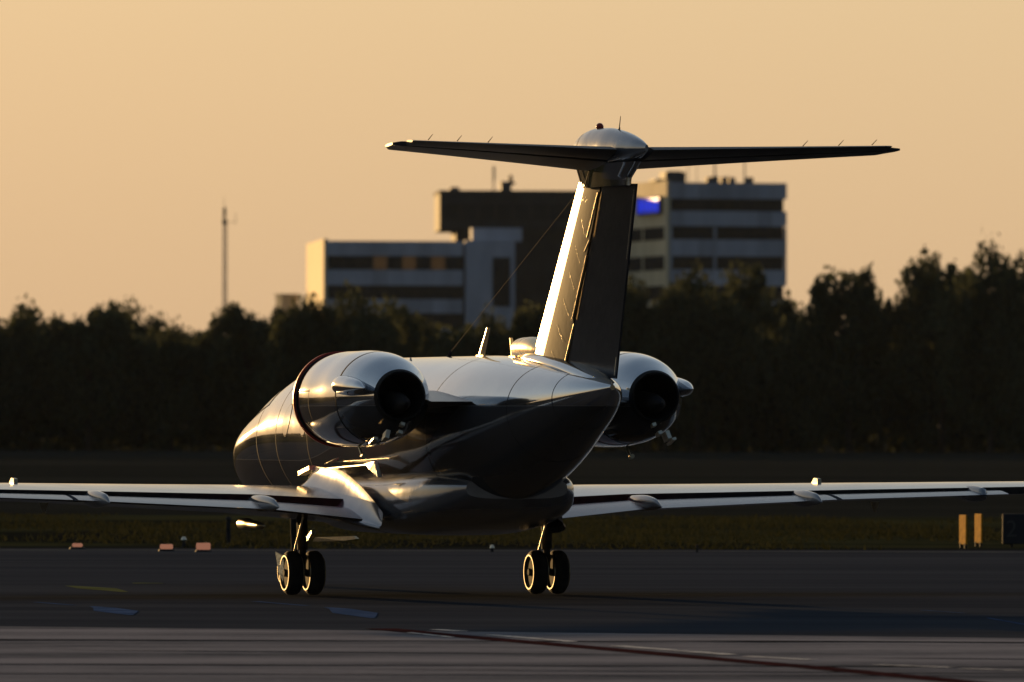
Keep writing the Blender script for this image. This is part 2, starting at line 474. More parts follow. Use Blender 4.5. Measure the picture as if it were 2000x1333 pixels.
# ------------------------------------------------------------------ trees
def crown_mesh(seed, rx, rz, n=17000, leaf=0.24, holes=6):
    rng = np.random.default_rng(seed)
    # limb clumps make the uneven outline
    nc = 60
    u = rng.normal(size=(nc, 3)); u /= np.linalg.norm(u, axis=1)[:, None]
    rr = rng.uniform(0.35, 0.95, nc)[:, None]
    cc = u * rr * np.array([rx, rx, rz]); 
    cr_ = rng.uniform(0.16, 0.36, nc) * rx
    hd = rng.normal(size=(holes, 3)); hd /= np.linalg.norm(hd, axis=1)[:, None]
    hc = hd * rng.uniform(0.5, 0.9, holes)[:, None] * np.array([rx, rx, rz]); hr = rng.uniform(0.10, 0.2, holes) * rx
    k = rng.integers(0, nc, n)
    d = rng.normal(size=(n, 3)); d /= np.linalg.norm(d, axis=1)[:, None]
    p = cc[k] + d * (cr_[k] * rng.uniform(0.45, 1.08, n))[:, None]
    # a few stray twigs
    st = rng.random(n) < 0.03
    p[st] += d[st] * rng.uniform(0.1, 0.5, st.sum())[:, None]
    keep = np.ones(n, bool)
    for c, r in zip(hc, hr):
        # thin tunnels where sky shows through
        q = p - c
        keep &= (q[:, 0]**2 + q[:, 2]**2 > r*r) | (p[:, 2] < -rz*0.2)
    p = p[keep]; n = len(p)
    a = rng.normal(size=(n, 3)); a /= np.linalg.norm(a, axis=1)[:, None]
    b = np.cross(a, rng.normal(size=(n, 3))); b /= np.linalg.norm(b, axis=1)[:, None]
    s = (leaf * rng.uniform(0.5, 1.4, n))[:, None]
    V = np.stack([p - a*s, p - b*s*.6, p + a*s, p + b*s*.6], 1)
    me = tri_mesh('crown', V.reshape(-1, 3), np.arange(n*4).reshape(-1, 4))
    me.materials.append(M['leaf'])
    return me

crowns = [crown_mesh(11, 5.0, 4.6), crown_mesh(12, 5.0, 4.6), crown_mesh(13, 5.0, 4.6, holes=12), crown_mesh(14, 5.0, 4.6, holes=9)]
def trunk_mesh():
    bm = NB()
    tube(bm, (0, 0, -0.3), (0.1, 0, 3.5), 0.35, 0.24, 10)
    tube(bm, (0.1, 0, 3.4), (0.0, 0.2, 8), 0.24, 0.07, 8)
    for k in range(7):
        a = k * 2.3; z = 3.0 + k * 0.55
        tube(bm, (0.1, 0, z), (2.6 * math.cos(a), 2.6 * math.sin(a), z + 2.3), 0.12, 0.03, 6)
    bmesh.ops.recalc_face_normals(bm, faces=bm.faces)
    me = bpy.data.meshes.new('trunk'); bm.to_mesh(me); bm.free(); me.materials.append(M['bark']); return me
trunk = trunk_mesh()

def tree(px, top, hw, Z, label, k=0, low=1.0):
    """px, top, hw: where it stands across the view, its top and half width (photo pixels at distance Z)"""
    top -= 9; X = (px - 1000) * Z / 17000; H = 2.12 + (822 - top) * Z / 17000; rw = 1.12 * hw * Z / 17000
    root = empty('tree', (X, Z, 0), random.uniform(0, 6))
    rz = (H - low) / 2
    for nm, me in (('crown', crowns[k % 4]), ('trunk', trunk)):
        o = bpy.data.objects.new(nm, me); C.objects.link(o); o.parent = root
        if nm == 'crown':
            o.location = (0, 0, low + rz); o.scale = (rw / 5.0, rw / 5.0, rz / 4.6)
        else:
            o.scale = (rw / 5.0, rw / 5.0, H / 11.0)
    tag(root, label, 'tree', 'trees in the wood behind the airfield')

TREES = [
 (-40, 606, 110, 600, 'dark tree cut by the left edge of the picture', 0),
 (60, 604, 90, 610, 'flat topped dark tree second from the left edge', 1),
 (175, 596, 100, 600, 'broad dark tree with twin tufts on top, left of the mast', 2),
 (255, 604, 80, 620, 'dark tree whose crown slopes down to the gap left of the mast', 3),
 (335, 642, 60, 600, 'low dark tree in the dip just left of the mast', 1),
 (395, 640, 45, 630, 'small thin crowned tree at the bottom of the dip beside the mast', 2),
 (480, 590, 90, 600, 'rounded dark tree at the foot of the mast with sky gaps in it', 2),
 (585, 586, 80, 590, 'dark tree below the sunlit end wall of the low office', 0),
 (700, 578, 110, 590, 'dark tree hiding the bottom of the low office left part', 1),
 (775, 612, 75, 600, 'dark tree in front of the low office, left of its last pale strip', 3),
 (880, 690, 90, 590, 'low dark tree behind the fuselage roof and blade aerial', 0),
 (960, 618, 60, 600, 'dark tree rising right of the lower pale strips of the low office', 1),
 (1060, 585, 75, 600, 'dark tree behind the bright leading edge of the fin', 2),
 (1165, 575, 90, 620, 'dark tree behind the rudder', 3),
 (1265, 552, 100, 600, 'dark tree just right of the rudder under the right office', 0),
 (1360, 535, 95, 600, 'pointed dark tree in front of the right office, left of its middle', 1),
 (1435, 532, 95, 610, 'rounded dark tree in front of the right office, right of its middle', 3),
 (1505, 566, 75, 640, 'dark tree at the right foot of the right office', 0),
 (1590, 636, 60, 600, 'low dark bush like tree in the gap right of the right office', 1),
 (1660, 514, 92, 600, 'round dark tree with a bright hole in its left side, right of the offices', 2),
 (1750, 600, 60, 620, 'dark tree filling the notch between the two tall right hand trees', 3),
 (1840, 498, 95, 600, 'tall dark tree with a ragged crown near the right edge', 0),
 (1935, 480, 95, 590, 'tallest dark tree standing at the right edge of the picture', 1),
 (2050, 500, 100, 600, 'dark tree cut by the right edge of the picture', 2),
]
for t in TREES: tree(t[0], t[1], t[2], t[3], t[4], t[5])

def belt(name, label, pts, n, h0, h1, seed, leaf=0.8, depth=14):
    rng = np.random.default_rng(seed)
    pts = np.array(pts, float)
    seg = np.linalg.norm(np.diff(pts, axis=0), axis=1); cum = np.concatenate([[0], np.cumsum(seg)])
    s = rng.uniform(0, cum[-1], n)
    x = np.interp(s, cum, pts[:, 0]); y = np.interp(s, cum, pts[:, 1])
    top = h0 + (h1 - h0) * (0.5 + 0.22*np.sin(s*.11 + seed) + 0.16*np.sin(s*.37) + 0.12*np.sin(s*.93+2))
    z = rng.uniform(0, 1, n) ** 0.8 * top
    r = rng.normal(0, depth/3, n)
    p = np.stack([x + r, y + rng.normal(0, depth/3, n), z], 1)
    a = rng.normal(size=(n, 3)); a /= np.linalg.norm(a, axis=1)[:, None]
    b = np.cross(a, rng.normal(size=(n, 3))); b /= np.linalg.norm(b, axis=1)[:, None]
    q = (leaf * rng.uniform(0.5, 1.4, n))[:, None]
    V = np.stack([p - a*q, p - b*q*.6, p + a*q, p + b*q*.6], 1)
    me = tri_mesh(name, V.reshape(-1, 3), np.arange(n*4).reshape(-1, 4)); me.materials.append(M['leaf'])
    o = bpy.data.objects.new(name, me); C.objects.link(o)
    tag(o, label, 'trees', kind='stuff')
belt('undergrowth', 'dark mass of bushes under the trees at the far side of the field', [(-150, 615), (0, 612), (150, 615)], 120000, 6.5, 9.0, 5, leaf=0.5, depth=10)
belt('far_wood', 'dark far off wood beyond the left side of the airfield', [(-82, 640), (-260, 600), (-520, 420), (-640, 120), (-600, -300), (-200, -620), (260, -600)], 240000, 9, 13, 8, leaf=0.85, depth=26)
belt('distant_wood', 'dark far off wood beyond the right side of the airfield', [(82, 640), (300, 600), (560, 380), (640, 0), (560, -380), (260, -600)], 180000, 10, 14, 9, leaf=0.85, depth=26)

# ------------------------------------------------------------------ buildings
def window_band(parent, x0, x1, y, z0, z1, n, rows_label=None, side=False, lit=()):
    """n panes recessed in dark frames; on the front (-y) wall or the left (-x) wall"""
    w = (x1 - x0) / n
    for i in range(n):
        bm = NB()
        c = x0 + w * (i + 0.5)
        if side: box(bm, (y, c, (z0+z1)/2), (0.10, w - 0.14, z1 - z0 - 0.1))
        else: box(bm, (c, y, (z0+z1)/2), (w - 0.14, 0.10, z1 - z0 - 0.1))
        o = obj('window_pane', bm, 'warmlit' if i in lit else 'pane', parent)

def office(name, loc, rz, W, D, H, bands, bandmat, winmat_back, label, sidemat, sidebands=(), panes=10, lit={}, z_low=0.0):
    root = empty(name, loc, rz)
    # core, set back behind the pale strips
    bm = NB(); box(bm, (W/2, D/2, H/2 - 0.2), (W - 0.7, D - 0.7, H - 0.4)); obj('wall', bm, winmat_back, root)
    bm = NB(); box(bm, (W/2, D/2, H - 0.12), (W - 0.5, D - 0.5, 0.2)); obj('roof', bm, 'roof', root)
    for k, (z0, z1) in enumerate(bands):
        # each strip is made of panels
        n = panes
        w = W / n
        for i in range(n):
            bm = NB(); box(bm, (w*(i+.5), 0.17, (z0+z1)/2), (w - 0.04, 0.36, z1 - z0))
            obj('wall_panel', bm, bandmat if random.random() < .6 else bandmat + '2', root)
        if k + 1 < len(bands):
            window_band(root, 0.4, W - 0.4, 0.3, bands[k+1][1], z0, n, lit=lit.get(k, ()))
    return root

PX = 1100 / 17000.0
def wx(px): return (px - 1000) * PX
def wz(py): return 2.12 + (822 - py) * PX

# low office: front 640..905 px, sunlit end wall on its left
YAW1 = R(5)
low = office('low_office', (wx(640), 1092, 0), YAW1, 17.2, 34, wz(474),
    [(wz(503), wz(474)), (wz(560), wz(530)), (wz(614), wz(587)), (wz(671), wz(643)), (wz(728), wz(700))],
    'wall', 'walldark', 'low office block with pale strips between dark window rows and a sunlit yellow end wall', 'wallsunlit',
    panes=9, lit={0: (3, 5, 7)})
tag(low, 'low office block with pale strips between dark window rows and a sunlit yellow end wall', 'office building')
bm = NB(); box(bm, (-0.1, 17, (wz(470))/2), (0.5, 34, wz(470))); obj('end_wall', bm, 'wallsunlit', low)
bm = NB(); box(bm, (20.6, 1.0, wz(472)/2), (6.2, 2.6, wz(472))); obj('stair_tower', bm, 'wall', low)
bm = NB(); box(bm, (22.0, -0.35, (wz(505)+wz(600))/2), (2.2, 0.14, wz(505)-wz(600))); o = obj('window_pane', bm, 'pane', low)
bm = NB(); box(bm, (21.6, 3.2, (wz(448)+wz(474))/2 + 0.05), (6.3, 3.4, wz(448)-wz(474))); obj('roof_house', bm, 'wall', low)

# dark tower behind it
tower = empty('dark_tower', (wx(857), 1112, 0), R(3))
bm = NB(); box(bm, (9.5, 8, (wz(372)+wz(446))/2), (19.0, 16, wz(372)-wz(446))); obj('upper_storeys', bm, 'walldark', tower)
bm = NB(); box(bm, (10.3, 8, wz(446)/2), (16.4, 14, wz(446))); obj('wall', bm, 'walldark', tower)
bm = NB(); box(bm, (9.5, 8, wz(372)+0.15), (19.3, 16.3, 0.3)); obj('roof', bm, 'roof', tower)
for k in range(8):
    bm = NB(); box(bm, (1.5 + k*2.25, -0.03, (wz(395)+wz(425))/2), (2.0, 0.1, wz(395)-wz(425))); obj('window_pane', bm, 'pane', tower)
bm = NB(); box(bm, (8.6, 3, wz(360)), (1.3, 1.6, 1.5)); box(bm, (8.8, 3, wz(352)), (1.9, 1.8, 0.3)); box(bm, (9.2, 3, wz(346)), (0.5, 0.5, 1.3)); obj('cooling_unit', bm, 'plant', tower)
bm = NB(); tube(bm, (7.05, 4, wz(372)), (7.05, 4, wz(335)), 0.09); tube(bm, (7.1, 4, wz(345)), (7.1, 4, wz(318)), 0.17); obj('roof_mast', bm, 'mast', tower)
bm = NB(); box(bm, (2.0, 3, wz(370)+.3), (1.2, 1.2, 0.7)); obj('roof_box', bm, 'plant', tower)
tag(tower, 'tall dark windowless looking tower block with an overhanging top, behind the fin', 'office building')

# right office: corner at 1303 px
YAW2 = R(14)
right = office('right_office', (wx(1303), 1085, 0), YAW2, 15.2, 27, wz(362),
    [(wz(393), wz(362)), (wz(446), wz(417)), (wz(504), wz(472)), (wz(561), wz(530)), (wz(618), wz(588))],
    'wall', 'walldark', '', 'wallsunlit', panes=8)
tag(right, 'office block right of the fin with pale strips, a blue lit sign and roof masts', 'office building')
bm = NB(); box(bm, (-0.1, 13.5, wz(358)/2), (0.5, 27, wz(358))); obj('side_wall', bm, 'wallsunlit', right)
for z0, z1 in ((472, 447), (530, 503), (588, 561)):
    for y0, y1 in ((1.2, 11.0), (12.0, 22)):
        bm = NB(); box(bm, (-0.38, (y0+y1)/2, (wz(z0)+wz(z1))/2), (0.1, y1-y0, wz(z1)-wz(z0))); obj('window_pane', bm, 'pane', right)
sg = NB(); box(sg, (-0.55, 7.6, (wz(390)+wz(419))/2), (0.35, 11, wz(390)-wz(419))); sign = obj('lit_sign', sg, 'bluelit', right)
bm = NB()
for zz in (wz(389), wz(420)): box(bm, (-0.6, 7.6, zz), (.5, 11.4, .14))
for yy in (2.0, 13.2): box(bm, (-0.6, yy, (wz(389)+wz(420))/2), (.5, .2, wz(389)-wz(420)))
obj('sign_frame', bm, 'walldark', sign)
for k, (yy, ww, hh) in enumerate(((3.4, .8, 1.3), (5.4, .7, 1.0), (7.4, .8, 1.3), (9.4, .7, .8), (11.4, .8, 1.2))):
    bm = NB(); box(bm, (-0.76, yy, (wz(390)+wz(419))/2), (0.06, ww, hh)); obj('letter_bar', bm, 'bluelit2', sign)
bm = NB(); box(bm, (2.0, 6, wz(350)), (2.6, 3, 1.3)); box(bm, (1.2, 6, wz(356)), (3.6, 3.4, 0.3)); box(bm, (2.0, 6, wz(342)), (1.8, 2, 0.5)); obj('cooling_unit', bm, 'plant', right)
for px_, t_, r_ in ((1333, 318, .05), (1350, 325, .04), (1385, 316, .13), (1443, 316, .10), (1412, 347, .12)):
    xx = (px_ - 1303) * PX / math.cos(YAW2) + 1.2
    bm = NB(); tube(bm, (xx, 3, wz(362)), (xx, 3, wz(t_)), r_, r_*0.8, 8); obj('roof_mast', bm, 'mast', right)
for px_ in (1372, 1382, 1400, 1415, 1450):
    xx = (px_ - 1303) * PX / math.cos(YAW2) + 1.2
    bm = NB(); box(bm, (xx, 2.5, wz(357)), (0.8, 1.0, random.uniform(.5, 1.1))); obj('roof_box', bm, 'plant', right)

for x_ in (0.2, 5.9, 15.0):
    bm = NB(); box(bm, (x_, .12, wz(490)), (.32, .3, wz(446) - wz(530))); obj('mullion', bm, 'wall2', right)

# small sunlit rooftop left of the low office
hut = empty('small_building', (wx(552), 1095, 0), R(20))
bm = NB(); box(bm, (1.1, 1.2, wz(579)/2), (2.2, 2.4, wz(579))); obj('wall', bm, 'wallsunlit', hut)
bm = NB(); box(bm, (1.1, 1.2, wz(578)), (2.5, 2.7, 0.22)); obj('roof', bm, 'wallsunlit', hut)
tag(hut, 'small sunlit flat roof peeping over the trees left of the low office', 'building')

# radio mast
mast = empty('radio_mast', ((438-1000)*900/17000, 900, 0))
mz = lambda py: 2.12 + (822 - py) * 900 / 17000
bm = NB()
for k in range(3):
    a = k * 2.094
    tube(bm, (0.28*math.cos(a), 0.28*math.sin(a), 0), (0.2*math.cos(a), 0.2*math.sin(a), mz(440)), 0.07, 0.06, 6)
z = 0.5; s = 0
while z < mz(442):
    for k in range(3):
        a, b = k*2.094, (k+1)*2.094
        tube(bm, (0.25*math.cos(a), 0.25*math.sin(a), z), (0.25*math.cos(b), 0.25*math.sin(b), z+0.5), 0.035, n=5)
    z += 0.5
obj('lattice', bm, 'mast', mast)
bm = NB(); tube(bm, (0, 0, mz(440)), (0, 0, mz(428)), 0.24, n=10); tube(bm, (0, 0, mz(426)), (0, 0, mz(407)), 0.17, n=10); obj('top_aerial', bm, 'mastdark', mast)
bm = NB(); tube(bm, (0.2, 0, mz(436)), (1.15, 0, mz(436)), 0.03, n=6); tube(bm, (1.15, 0, mz(438)), (1.15, 0, mz(418)), 0.03, n=6); tube(bm, (0, 0, mz(407)), (0, 0, mz(385)), 0.03, 0.015, 6); obj('side_aerial', bm, 'mast', mast)
tag(mast, 'slim lattice radio mast standing alone against the sky on the left', 'mast')

grass()
# thin haze added over the whole airfield to lift the dark tones
bm = NB(); box(bm, (0, 0, 29.0), (5400, 5400, 60.0))
hz = bpy.data.meshes.new('haze'); bm.to_mesh(hz); bm.free()
hm = bpy.data.materials.new('lift_haze'); hm.use_nodes = True
hn = hm.node_tree.nodes; hn.clear()
ho = hn.new('ShaderNodeOutputMaterial'); hv = hn.new('ShaderNodeVolumePrincipled')
hv.inputs['Color'].default_value = (0.70, 0.85, 1.0, 1); hv.inputs['Density'].default_value = 1.6e-5; hv.inputs['Anisotropy'].default_value = 0.0
hm.node_tree.links.new(hv.outputs[0], ho.inputs['Volume'])
hz.materials.append(hm)
hzo = bpy.data.objects.new('haze', hz); C.objects.link(hzo)
tag(hzo, 'thin added haze over the whole airfield that lifts the dark tones', 'haze', kind='stuff')

# ------------------------------------------------------------------ the jet
TH = R(17)
jet = empty('business_jet', (-1.05, 106.0, 0.0), 0.0)
# local frame: x forward, y to the aircraft's left, z up
fw = Vector((-math.sin(TH), math.cos(TH), 0))
jet.rotation_euler = (0, 0, math.atan2(fw.y, fw.x))
tag(jet, 'polished twin engined business jet with a T tail seen from behind on the tarmac', 'aircraft')

FUS = [ # x, half width, z top, z mid, z bottom
 (7.65, 0.02, 1.47, 1.45, 1.43),
 (7.55, 0.17, 1.62, 1.46, 1.30),
 (7.25, 0.36, 1.80, 1.50, 1.20),
 (6.7, 0.57, 1.98, 1.56, 1.10),
 (6.1, 0.77, 2.14, 1.66, 1.02),
 (5.5, 0.89, 2.30, 1.76, 0.98),
 (4.9, 0.94, 2.46, 1.84, 0.96),
 (4.3, 0.96, 2.68, 1.89, 0.95),
 (3.6, 0.97, 2.83, 1.91, 0.95),
 (2.8, 0.97, 2.89, 1.92, 0.95),
 (-1.6, 0.97, 2.89, 1.92, 0.96),
 (-2.8, 0.94, 2.89, 1.94, 1.02),
 (-3.8, 0.86, 2.87, 2.08, 1.20),
 (-4.8, 0.72, 2.82, 2.19, 1.45),
 (-5.8, 0.55, 2.76, 2.30, 1.78),
 (-6.6, 0.39, 2.69, 2.38, 2.06),
 (-7.2, 0.20, 2.60, 2.45, 2.30),
 (-7.5, 0.03, 2.53, 2.50, 2.47),
]
xs = [7.65, 7.63, 7.6, 7.55, 7.48, 7.4] + [7.3 - 0.2*i for i in range(74)] + [-7.4, -7.46, -7.5]
xs = [x for x in xs if x >= -7.5]
xs = sorted(set(xs), reverse=True)
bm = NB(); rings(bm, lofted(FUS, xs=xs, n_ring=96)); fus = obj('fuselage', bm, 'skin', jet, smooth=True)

def hoop(x, z_lo=None, w=0.014, proud=0.0015, name='panel_seam', mat='seam', a0=0, a1=360, tab=FUS):
    bm = NB(); hw, zt, zm, zb = interp(tab, x)
    hw2, zt2, zm2, zb2 = interp(tab, x - w)
    n = 72; prev = None
    for k in range(n + 1):
        a = R(a0 + (a1 - a0) * k / n); c, s = math.cos(a), math.sin(a)
        p = Vector((x, (hw + proud)*c, zm + (zt - zm + proud)*s if s >= 0 else zm + (zm - zb + proud)*s))
        q = Vector((x - w, (hw2 + proud)*c, zm2 + (zt2 - zm2 + proud)*s if s >= 0 else zm2 + (zm2 - zb2 + proud)*s))
        cur = (bm.verts.new(p), bm.verts.new(q))
        if prev: bm.faces.new((prev[0], cur[0], cur[1], prev[1]))
        prev = cur
    return obj(name, bm, mat, fus)
for x, w in ((4.3, .02), (3.35, .016), (1.9, .014), (-3.1, .014), (-5.4, .016), (-6.5, .012)): hoop(x, w=w)

# cabin windows, oval, with frames
def cabin_window(x, side):
    w, zt, zm, zb = interp(FUS, x)
    z = 2.12; s = (z - zm) / (zt - zm); c = math.sqrt(1 - s*s)
    y = side * w * c
    nrm = Vector((0, side * c / w, s / (zt - zm))).normalized(); tz = Vector((1, 0, 0)).cross(nrm)
    P = Vector((x, y, z))
    fr = None
    for nm, mat, rx, rz_, off in (('window_frame', 'seam', .150, .212, 0.002), ('window_pane', 'skin', .138, .200, 0.004)):
        bm = NB(); g = []
        for i in range(9):
            row = []
            for j in range(9):
                u, v = -1 + i/4, -1 + j/4
                u, v = u*math.sqrt(1 - v*v/2), v*math.sqrt(1 - u*u/2)
                s2 = min(.995, s + v*rz_*c/(zt - zm)); xx = x + u*rx; w_, zt_, zm_, _b = interp(FUS, xx)
                row.append(bm.verts.new((xx, side*(w_ + off)*math.sqrt(1 - s2*s2), zm_ + (zt_ - zm_ + off)*s2)))
            g.append(row)
        for i in range(8):
            for j in range(8): bm.faces.new((g[i][j], g[i+1][j], g[i+1][j+1], g[i][j+1]))
        o = obj(nm, bm, mat, fus, smooth=True)
        if fr is None: fr = o
for side in (1, -1):
    for x in (2.9, 2.1, 1.3, .5, -.3, -1.1): cabin_window(x, side)
# windscreen wraps the cockpit
bm = NB()
for side in (1, -1):
    for (x0, x1, a0, a1) in ((5.0, 4.3, 62, 86), (4.9, 4.15, 30, 58)):
        g = []
        for i in range(7):
            x = x0 + (x1-x0)*i/6; w, zt, zm, zb = interp(FUS, x)
            g.append([bm.verts.new((x, side*(w+.006)*math.cos(R(a0+(a1-a0)*j/5)), zm+(zt-zm+.006)*math.sin(R(a0+(a1-a0)*j/5)))) for j in range(6)])
        for i in range(6):
            for j in range(5): bm.faces.new((g[i][j], g[i+1][j], g[i+1][j+1], g[i][j+1]))
obj('windscreen', bm, 'glass', jet)

# belly fairing with nearly upright sides and its wing root fillet
BEL = [(1.95, 0.60, 1.22, 1.05, 0.86), (1.6, 0.94, 1.38, 1.08, 0.78), (1.0, 1.00, 1.50, 1.1, 0.74), (-1.4, 1.02, 1.52, 1.12, 0.74),
       (-2.2, 1.00, 1.55, 1.14, 0.80), (-3.0, 0.92, 1.56, 1.20, 0.92), (-3.6, 0.76, 1.50, 1.28, 1.08), (-3.8, 0.62, 1.44, 1.32, 1.20)]
bm = NB(); rings(bm, lofted(BEL, n_st=48, n_ring=64, e=0.6)); bel = obj('belly_fairing', bm, 'fairing', jet, smooth=True)
bm = NB()
def bel_seam(x, w=.014):
    for side in (1, -1):
        a = interp(BEL, x); b = interp(BEL, x - w)
        v = []
        for (q, xx) in ((a, x), (b, x-w)):
            for zf in (-.75, .0, .75):
                c, s = (1 - abs(zf)**(2/.6))**(.6/2) , zf
                v.append(bm.verts.new((xx, side*(q[0]*c + .004), q[2] + (q[1]-q[2] if s > 0 else q[2]-q[3])*s)))
        bm.faces.new((v[0], v[1], v[4], v[3])); bm.faces.new((v[1], v[2], v[5], v[4]))
for x in (-1.95, -.9, .3): bel_seam(x)
obj('panel_seam', bm, 'seam', bel, norm=False)
for side in (1, -1):
    bm = NB(); g = []
    n, mseg = 36, 14
    for i in range(n + 1):
        f = i / n; x = 1.55 - 3.55 * f
        # crest near the fuselage drops towards the trailing edge
        zt = 1.56 - 0.22 * (1 - min(1, f / .10)) ** 2 - 0.08 * f - 0.46 * max(0, f - .40) ** 1.5 / .465; yt_ = 1.06 + 0.06 * f
        zb_ = 1.22 - 0.36 * f; yb = yt_ + 0.03 + 0.60 * (1 - f ** 1.6)
        row = []
        for j in range(mseg + 1):
            t = j / mseg
            y = yt_ + (yb - yt_) * (1 - math.cos(t * math.pi / 2))
            z = zb_ + (zt - zb_) * (1 - math.sin(t * math.pi / 2)) 
            row.append(bm.verts.new((x, side * y, z)))
        # edge rolls under and runs back in to the body
        for dy, dz in ((.012, -.012), (.014, -.035), (-.01, -.06), (-.06, -.08), (-.16, -.09)):
            row.append(bm.verts.new((x, side * max(.98, yb + dy), zb_ + dz)))
        g.append(row)
    for i in range(n):
        for j in range(mseg + 5): bm.faces.new((g[i][j], g[i+1][j], g[i+1][j+1], g[i][j+1]))
    obj('wing_fillet', bm, 'fairing', jet, smooth=True)
# ledge along the root above the fillet
for side in (1, -1):
    bm = NB(); tube(bm, (1.7, side*1.03, 1.50), (-1.5, side*1.06, 1.60), 0.012, n=6); obj('root_seal', bm, 'gold', jet)
    bm = NB(); box(bm, (1.55, side*1.06, 1.50), (0.5, 0.10, 0.05), rot=(0, .15, 0)); obj('seal_end', bm, 'gold', jet)
    bm = NB()
    v = [bm.verts.new(p) for p in ((-1.15, side*1.10, 1.60), (-1.55, side*1.10, 1.63), (-1.75, side*1.11, 1.44), (-1.45, side*1.13, 1.53))]
    bm.faces.new(v); r = bmesh.ops.extrude_face_region(bm, geom=bm.faces[:])
    for q in r['geom']:
        if isinstance(q, bmesh.types.BMVert): q.co.y -= side * 0.05
    obj('vent_scoop', bm, 'gold', jet)

# wings
def wing(side):
    up = Vector((0, 0, 1))
    def sec(y, lex, tex, lez, tez, t): return (Vector((lex, side*y, lez)), Vector((tex, side*y, tez)), t, up)
    rows = [sec(0.85, 2.1, -1.35, 1.12, 1.00, .13), sec(2.35, 1.55, -1.40, 1.18, 1.12, .115), sec(5.0, .6, -1.55, 1.26, 1.205, .105), sec(7.9, -.45, -1.85, 1.33, 1.285, .10), sec(8.05, -.75, -1.85, 1.335, 1.29, .06)]
    bm = NB(); foil(bm, rows, 0, .74, n=14); w = obj('wing', bm, 'wingskin', jet, smooth=35)
    w.data.materials.append(M['black'])
    for p in w.data.polygons:
        if p.normal.x < -0.85 and p.center.x < 0: p.material_index = 1  # rear face in the flap slot blackened to stand for its shade
    # flap, drooped a little, in three spans
    for (ya, yb_) in ((1.02, 2.33), (2.45, 4.75), (4.82, 6.9)):
        ss = []
        for y in (ya, yb_):
            f = None
            for a, b in zip(rows[:-1], rows[1:]):
                if abs(a[0].y) <= y <= abs(b[0].y):
                    f = (y - abs(a[0].y)) / (abs(b[0].y) - abs(a[0].y)); le = a[0].lerp(b[0], f); te = a[1].lerp(b[1], f)
            h = le.lerp(te, .760) + Vector((0, 0, -0.006)); L = (te - le).length * .27; dr = .13 if y < 1.5 else .09 if y < 2.5 else .06
            ss.append((h, h + Vector((-L, 0, -L * dr)), .10, up))
        bm = NB(); foil(bm, ss, 0, 1, n=10); obj('flap', bm, 'flapskin', w, smooth=35)
    # flap track fairings
    for y, ln in ((2.39, .95), (4.45, .9), (6.62, .75)):
        bm = NB()
        zc = 1.10 + .027*y
        tab = [(-.55, .01, zc+.0, zc-.01, zc-.02), (-.8, .05, zc+.05, zc-.03, zc-.12), (-1.2, .07, zc+.06, zc-.04, zc-.15), (-1.7, .045, zc+.02, zc-.05, zc-.12), (-.75-ln-.25, .006, zc-.075, zc-.08, zc-.09)]
        rings(bm, lofted(tab, n_st=14, n_ring=14, cy=side*y)); obj('flap_track_fairing', bm, 'wingskin', w, smooth=True)
    # small fence on top and drain mast below
    bm = NB()
    v = [bm.verts.new(p) for p in ((.35, side*5.1, 1.30), (.0, side*5.1, 1.30), (.02, side*5.1, 1.41), (.15, side*5.1, 1.42))]
    bm.faces.new(v); r = bmesh.ops.extrude_face_region(bm, geom=bm.faces[:])
    for q in r['geom']:
        if isinstance(q, bmesh.types.BMVert): q.co.y += .05
    obj('vortex_tab', bm, 'rim', w)
    bm = NB(); bmesh.ops.create_cone(bm, cap_ends=True, segments=8, radius1=.015, radius2=.06, depth=.12, matrix=Matrix.Translation((-1.7, side*5.2, 1.08))); obj('drain_mast', bm, 'rim', w)
    return w
wl_, wr_ = wing(1), wing(-1)
# landing lamp pod and open door under the left wing
bm = NB(); ctr = Vector((-1.0, 2.55, .87))
tab = [(-.45, .02, .87, .86, .85), (-.5, .07, .94, .87, .80), (-.75, .075, .945, .87, .80), (-1.0, .06, .92, .86, .81), (-1.35, .05, .90, .86, .81), (-1.5, .02, .87, .86, .85)]
rings(bm, lofted(tab, n_st=20, n_ring=20, cy=2.45)); obj('lamp_pod', bm, 'rim', jet, smooth=True)
bm = NB(); v = [bm.verts.new(p) for p in ((-.7, 1.62, .66), (-.8, 1.62, .71), (-1.9, 1.45, .74), (-2.0, 1.44, .71), (-1.6, 1.5, .68))]
bm.faces.new(v); r = bmesh.ops.extrude_face_region(bm, geom=bm.faces[:])
for q in r['geom']:
    if isinstance(q, bmesh.types.BMVert): q.co.y -= .03
obj('gear_door', bm, 'gold', jet)
bm = NB(); box(bm, (-.62, 1.62, .73), (.22, .05, .05), rot=(0, .4, 0)); obj('door_link', bm, 'gold', jet)

